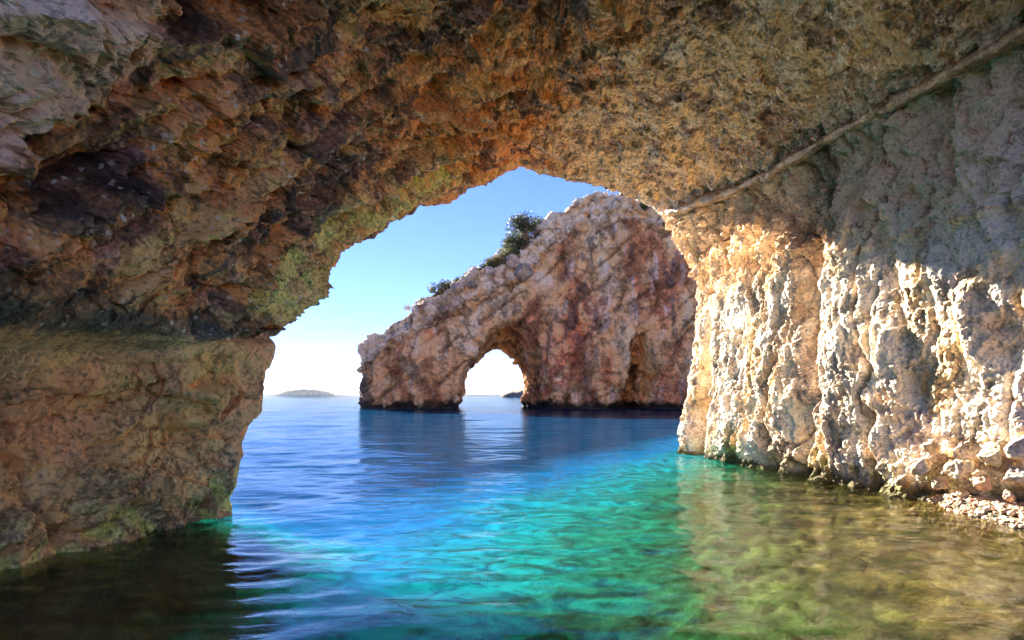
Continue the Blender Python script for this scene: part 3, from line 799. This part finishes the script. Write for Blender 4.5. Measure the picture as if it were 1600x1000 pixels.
# ------------------------------------------------------------------ boulders
import bmesh
def boulder_mesh(seed, size, flat=0.8, sub=4):
    rg = np.random.default_rng(seed)
    bm = bmesh.new(); bmesh.ops.create_icosphere(bm, subdivisions=sub, radius=1.0)
    v = np.array([q.co[:] for q in bm.verts]); fc = np.array([[q.index for q in f_.verts] for f_ in bm.faces]); bm.free()
    v *= np.array([1, rg.uniform(.7, .95), flat])
    for k in range(14):
        nn = rg.normal(size=3); nn /= np.linalg.norm(nn)
        dd = rg.uniform(0.42, 0.75)
        e = v @ nn - dd
        v -= np.clip(e, 0, None)[:, None] * nn
    v32 = (v + seed * 5.1).astype(np.float32)
    v = v + (v / np.linalg.norm(v, axis=1)[:, None]) * (0.16 * fbm(v32 * 1.6, 5, seed) + 0.10 * facet(v32 * 3.5, seed + 1)[0] + 0.05 * facet(v32 * 8, seed + 2)[0])[:, None]
    c = np.empty((len(v), 3), np.float32); c[:] = (0.50, 0.42, 0.32)
    nz_ = fbm(v32 * 1.5, 4, seed + 3)
    c = mixc(c, (0.33, 0.28, 0.24), smooth(0, 0.5, nz_))
    c = mixc(c, (0.50, 0.34, 0.17), smooth(0.1, 0.5, -nz_) * 0.7)
    return v * size, fc, c
def boulder(name, loc, size, seed, mat, label, group, flat=0.8, rotz=0.0, sub=4, cat='boulder', tintc=(1, 1, 1)):
    v, fc, c = boulder_mesh(seed, size, flat, sub)
    o = mesh_object(name, v, fc, mat, col=c * np.array(tintc, np.float32))
    o.location = loc; o.rotation_euler = (0, 0, rotz)
    return tag(o, label, cat, group)

# blocks sitting on the sloping edge of the sea arch
for k, (px, py, sz, lab, tc) in enumerate((
        (763, 424, 0.95, 'small white block on the arch ridge just left of the shrubs', (1.15, 1.12, 1.12)),
        (801, 408, 1.35, 'rounded pinkish block perched below the tall dark shrub', (1.1, 1.0, .95)),
        (816, 427, 1.7, 'largest grey block below the tall shrub on the arch ridge', (.75, .75, .8)),
        (712, 450, 1.25, 'pale block halfway up the sloping arch ridge', (1.05, 1.0, .97)),
        (738, 441, 1.0, 'grey block between the white and the pale blocks on the ridge', (.8, .8, .83)),
        (663, 499, 1.05, 'rounded block low on the arch ridge above the left foot', (1, .97, .93)),
        (637, 512, 1.0, 'flat grey block lowest on the sloping arch ridge', (.85, .85, .88)))):
    x_ = (px - 800) * KA
    yy = arch_front(np.array(x_), np.array(20.0)) - 1.2
    p_ = W(px, py, float(yy))
    boulder('boulder', p_, sz, 300 + k, M_ARCH, lab, 'blocks along the ridge of the sea arch', 0.75, k * 1.3, 3, 'rock', tc)

# rubble at the foot of the right wall
shore = [(1412, 742, 11.6, .30, 'low brown rock at the left end of the rubble below the right wall', (.85, .7, .5)),
         (1440, 722, 11.3, .42, 'tall pale rock leaning on the wall near the left end of the rubble', (1.1, 1.08, 1.0)),
         (1468, 748, 10.9, .33, 'sunlit rock with an ochre face beside the water', (1.05, .9, .7)),
         (1500, 722, 10.6, .45, 'big cream rock in the middle of the rubble', (1.15, 1.1, 1.0)),
         (1535, 747, 10.2, .34, 'reddish rock at the water edge in the rubble', (.95, .72, .6)),
         (1550, 700, 10.1, .46, 'upper pale rock with green weed below it', (1.1, 1.1, .95)),
         (1590, 735, 9.7, .42, 'large grey rock at the right edge of the picture', (.85, .85, .86)),
         (1578, 768, 9.4, .22, 'small pinkish stone on the pebbles at the right edge', (1.0, .8, .7)),
         (1505, 765, 10.2, .20, 'small stone on the pebbles below the big cream rock', (1.05, 1.0, .9)),
         (1455, 690, 11.3, .34, 'rock wedged high on the wall above the left rubble', (1.05, .95, .75)),
         (1600, 690, 9.6, .44, 'white block high in the rubble at the right edge', (1.2, 1.18, 1.15))]
for k, (px, py, yy, sz, lab, tc) in enumerate(shore):
    boulder('boulder', W(px, py + 8, float(np.interp(px, [1338, 1450, 1585, 1650], [12.2, 10.8, 9.45, 8.9])) - 0.1), sz * 0.56, 330 + k, M_SHORE, lab, 'rubble at the foot of the right cave wall', 0.85, k * 2.1, 4, 'boulder', tc)

# pebbles on the little bank
rg = np.random.default_rng(5)
pv, pf, pc = [], [], []
tmpl = [boulder_mesh(400 + k, 1.0, 0.6, 2) for k in range(5)]
base = 0
for k in range(2200):
    px_ = rg.normal(7.9, 0.5); py_ = rg.normal(9.7, 1.2)
    ij = (np.clip(np.searchsorted(xs2, px_), 0, len(xs2) - 1), np.clip(np.searchsorted(ys2, py_), 0, len(ys2) - 1))
    zb = BZ[ij[1] * len(xs2) + ij[0]]
    if zb < -0.22: continue
    v, fc, c = tmpl[k % 5]
    r_ = 0.02 + 0.05 * rg.random() ** 2.2; a_ = rg.uniform(0, 6.28)
    rot = np.array([[math.cos(a_), -math.sin(a_), 0], [math.sin(a_), math.cos(a_), 0], [0, 0, 1]])
    pv.append(v @ rot.T * r_ + np.array([px_, py_, zb + r_ * 0.3])); pf.append(fc + base); base += len(v)
    tone = rg.choice(5)
    pc.append(c * np.array([(1.15, 1.1, 1.0), (.95, .75, .62), (.8, .8, .8), (1.2, 1.15, 1.1), (.7, .42, .3)][tone], np.float32))
tag(mesh_object('pebbles', np.concatenate(pv), np.concatenate(pf), M_SHORE, col=np.concatenate(pc)), 'pale and reddish pebbles on a low bank by the right wall', 'pebbles', kind='stuff')

# ------------------------------------------------------------------ shrubs on the sea arch
def leaf_material():
    m, N, L = new_mat('dry_foliage')
    out = N.new('ShaderNodeOutputMaterial'); b = N.new('ShaderNodeBsdfPrincipled')
    at = N.new('ShaderNodeAttribute'); at.attribute_name = 'rock_colour'
    tl = N.new('ShaderNodeBsdfTranslucent'); mx = N.new('ShaderNodeMixShader'); mx.inputs[0].default_value = 0.25
    b.inputs['Roughness'].default_value = 0.6
    L.new(at.outputs['Color'], b.inputs['Base Color']); L.new(at.outputs['Color'], tl.inputs['Color'])
    L.new(b.outputs[0], mx.inputs[1]); L.new(tl.outputs[0], mx.inputs[2]); L.new(mx.outputs[0], out.inputs['Surface'])
    return m
M_LEAF = leaf_material(); M_BARK = rock_material('bark', 1.0, 0.5, 0.9, 0.3, 0.2)
def limb(p0, p1, r0, r1, rg, seg=6, k=6):
    t = np.linspace(0, 1, seg + 1)[:, None]
    c = np.array(p0) * (1 - t) + np.array(p1) * t
    c[1:-1] += rg.normal(0, 0.05 * np.linalg.norm(np.array(p1) - p0), (seg - 1, 3))
    a_ = np.linspace(0, 2 * np.pi, k, endpoint=False)
    d_ = np.array(p1) - p0; d_ = d_ / np.linalg.norm(d_)
    e1 = np.cross(d_, [0.3, 1, 0.2]); e1 /= np.linalg.norm(e1); e2 = np.cross(d_, e1)
    r_ = (r0 * (1 - t) + r1 * t)
    v = c[:, None] + (np.cos(a_)[None, :, None] * e1 + np.sin(a_)[None, :, None] * e2) * r_[:, None]
    i_ = np.arange((seg + 1) * k).reshape(seg + 1, k)
    f_ = np.stack([i_[:-1], np.roll(i_, -1, 1)[:-1], np.roll(i_, -1, 1)[1:], i_[1:]], -1).reshape(-1, 4)
    return v.reshape(-1, 3), f_
def shrub(loc, hgt, wid, seed, tone, label, group, leaf=0.16, name='shrub', cat='shrub', droop=0.0):
    rg = np.random.default_rng(seed)
    root = empty(name, loc)
    nl = max(4, int(4 + hgt * 1.6))
    tips = []; V_, F_, b_ = [], [], 0
    for k in range(nl):
        a_ = rg.uniform(0, 6.28); q = rg.uniform(0.15, 1) ** 0.6
        tip = np.array([math.cos(a_) * wid / 2 * q * 0.8, math.sin(a_) * wid / 2 * q * 0.8, hgt * (rg.uniform(0.45, 0.92) - 0.25 * q) - droop * q * hgt])
        tips.append(tip)
        v, f_ = limb(np.array([0, 0, -0.25]), tip, 0.045 * hgt ** 0.7, 0.012, rg)
        V_.append(v); F_.append(f_ + b_); b_ += len(v)
    vv = np.concatenate(V_); bc_ = np.empty((len(vv), 3), np.float32); bc_[:] = (0.16, 0.11, 0.07)
    mesh_object('trunk', vv, np.concatenate(F_), M_BARK, root, bc_)
    per = int(130 * max(0.6, hgt ** 0.6)); n_ = nl * per
    tp = np.array(tips)[np.repeat(np.arange(nl), per)]
    d_ = rg.normal(size=(n_, 3)); d_ /= np.linalg.norm(d_, axis=1)[:, None]
    rr = rg.random(n_) ** 0.45 * (0.26 * wid) * np.repeat(rg.uniform(0.6, 1.1, nl), per)
    c_ = tp + d_ * rr[:, None] * np.array([1, 1, 0.8])
    e1 = rg.normal(size=(n_, 3)); e1 /= np.linalg.norm(e1, axis=1)[:, None]
    e2 = np.cross(e1, d_ + 0.3 * rg.normal(size=(n_, 3))); e2 /= np.linalg.norm(e2, axis=1)[:, None]
    sz = leaf * rg.uniform(0.5, 1.2, n_)[:, None]
    quad = np.stack([c_ - e1 * sz, c_ + e2 * sz * 0.45, c_ + e1 * sz, c_ - e2 * sz * 0.45], 1).reshape(-1, 3)
    lc_ = np.array(tone, np.float32) * np.repeat(rg.uniform(0.6, 1.4, nl), per)[:, None] * rg.uniform(0.7, 1.3, n_)[:, None]
    mesh_object('crown', quad, np.arange(n_ * 4).reshape(-1, 4), M_LEAF, root, np.repeat(lc_, 4, 0), smooth_shade=False)
    return tag(root, label, cat, group)
GREEN, OLIVE, DRY = (0.055, 0.070, 0.025), (0.10, 0.10, 0.035), (0.17, 0.13, 0.05)
grp = 'low shrubs along the ridge of the sea arch'
for k, (px, hp, wp, tone, lab) in enumerate((
        (824, 62, 50, GREEN, 'tallest dark green shrub high on the sea arch ridge'),
        (802, 40, 34, GREEN, 'dark shrub just left of the tallest one on the ridge'),
        (847, 22, 26, OLIVE, 'olive shrub right of the tallest one, against the bare rock'),
        (786, 24, 26, DRY, 'dry brownish shrub third below the tallest one'),
        (770, 20, 26, OLIVE, 'round olive shrub behind the small white block'),
        (752, 15, 24, DRY, 'dry yellowish shrub left of the small white block'),
        (735, 14, 22, OLIVE, 'olive shrub above the grey block on the ridge'),
        (716, 13, 22, DRY, 'dry shrub beside the isolated dark one on the ridge'),
        (690, 20, 28, GREEN, 'isolated dark shrub lowest down the ridge'),
        (668, 10, 18, DRY, 'tiny dry tuft below the isolated dark shrub'),
        (812, 26, 30, OLIVE, 'olive shrub at the foot of the tallest one'),
        (836, 24, 30, DRY, 'dry shrub under the right side of the tallest one'),
        (794, 30, 34, OLIVE, 'wide olive shrub in front of the dark one left of the tallest'),
        (778, 18, 30, DRY, 'dry tawny shrub between the round olive one and the dark ones'),
        (761, 16, 28, GREEN, 'small dark green shrub right of the dry yellowish one'),
        (744, 14, 24, DRY, 'tawny grass tuft between two shrubs midway along the ridge'),
        (725, 12, 24, GREEN, 'small green shrub above the pale block'),
        (703, 11, 22, OLIVE, 'low olive shrub just right of the isolated dark one'),
        (652, 9, 22, DRY, 'tawny tuft near the rounded low block'))):
    x_ = (px - 800) * KA
    yy = float(arch_front(np.array(x_), np.array(20.0))) + 1.6
    z_ = float(arch_top(np.array(x_))) - 0.25
    shrub((x_ * yy / 80, yy, z_), hp * KA * (1.15 if k < 2 else 0.95) + 0.35, wp * KA * (1.25 if k < 2 else 1.75), 500 + k, tone, lab, grp)
# the low dry scrub that runs on between them
rg = np.random.default_rng(77)
ns = 9000
spx = rg.uniform(672, 858, ns)
hump = np.interp(spx, [672, 700, 740, 770, 800, 830, 858], [0.4, 0.8, 1.1, 1.4, 2.0, 2.0, 0.7])
clump = 0.55 + 0.6 * perlin(np.stack([spx / 9, 0 * spx, 0 * spx], 1), 170)
sxx = (spx - 800) * KA
dep_ = rg.uniform(0.0, 2.4, ns)
syy = arch_front(sxx, np.full(ns, 20.0)) + dep_
szz = arch_top(sxx) + 0.15 + rg.random(ns) ** 0.8 * hump * np.clip(clump, 0.15, 1.2) * (0.5 + 0.25 * dep_)
c_ = np.stack([sxx * syy / 80, syy, szz], 1)
e1 = rg.normal(size=(ns, 3)); e1 /= np.linalg.norm(e1, axis=1)[:, None]
e2 = np.cross(e1, rg.normal(size=(ns, 3))); e2 /= np.linalg.norm(e2, axis=1)[:, None]
lz = rg.uniform(0.08, 0.2, ns)[:, None]
quad = np.stack([c_ - e1 * lz, c_ + e2 * lz * 0.4, c_ + e1 * lz, c_ - e2 * lz * 0.4], 1).reshape(-1, 3)
mixk = smooth(-0.2, 0.3, perlin(np.stack([spx / 14, 0 * spx + 5, 0 * spx], 1), 171))[:, None]
lc_ = (np.array(OLIVE) * (1 - mixk) + np.array(DRY) * mixk) * rg.uniform(0.6, 1.3, ns)[:, None]
tag(mesh_object('scrub', quad, np.arange(ns * 4).reshape(-1, 4), M_LEAF, None, np.repeat(lc_, 4, 0).astype(np.float32), smooth_shade=False),
    'low dry olive scrub hugging the sloping ridge of the sea arch', 'scrub', kind='stuff')
for k, (px, py, sz, lab) in enumerate(((1010, 322, 26, 'green plant hanging at the top of the arch rock face'), (1040, 352, 18, 'small green plant below the other on the rock face'))):
    x_ = (px - 800) * KA
    yy = float(arch_front(np.array(x_), np.array(26.0))) - 0.35
    shrub(W(px, py, yy), sz * KA * 0.7, sz * KA, 540 + k, (0.09, 0.11, 0.03), lab, 'plants hanging on the arch face', droop=0.5, name='hanging_plant', cat='plant')

# ------------------------------------------------------------------ the air
bm = bmesh.new(); bmesh.ops.create_cube(bm, size=1.0)
me = bpy.data.meshes.new('haze'); bm.to_mesh(me); bm.free()
hz = bpy.data.objects.new('haze', me); COL.objects.link(hz)
hz.location = (0, 8000, 60); hz.scale = (21000, 17500, 260)
m, N, L = new_mat('haze')
o_ = N.new('ShaderNodeOutputMaterial'); v_ = N.new('ShaderNodeVolumePrincipled')
v_.inputs['Color'].default_value = (0.80, 0.90, 1.0, 1); v_.inputs['Density'].default_value = 0.000012; v_.inputs['Anisotropy'].default_value = 0.2
L.new(v_.outputs[0], o_.inputs['Volume']); me.materials.append(m)
hz['kind'] = 'stuff'; hz['label'] = 'thin pale sea haze in front of the far island'
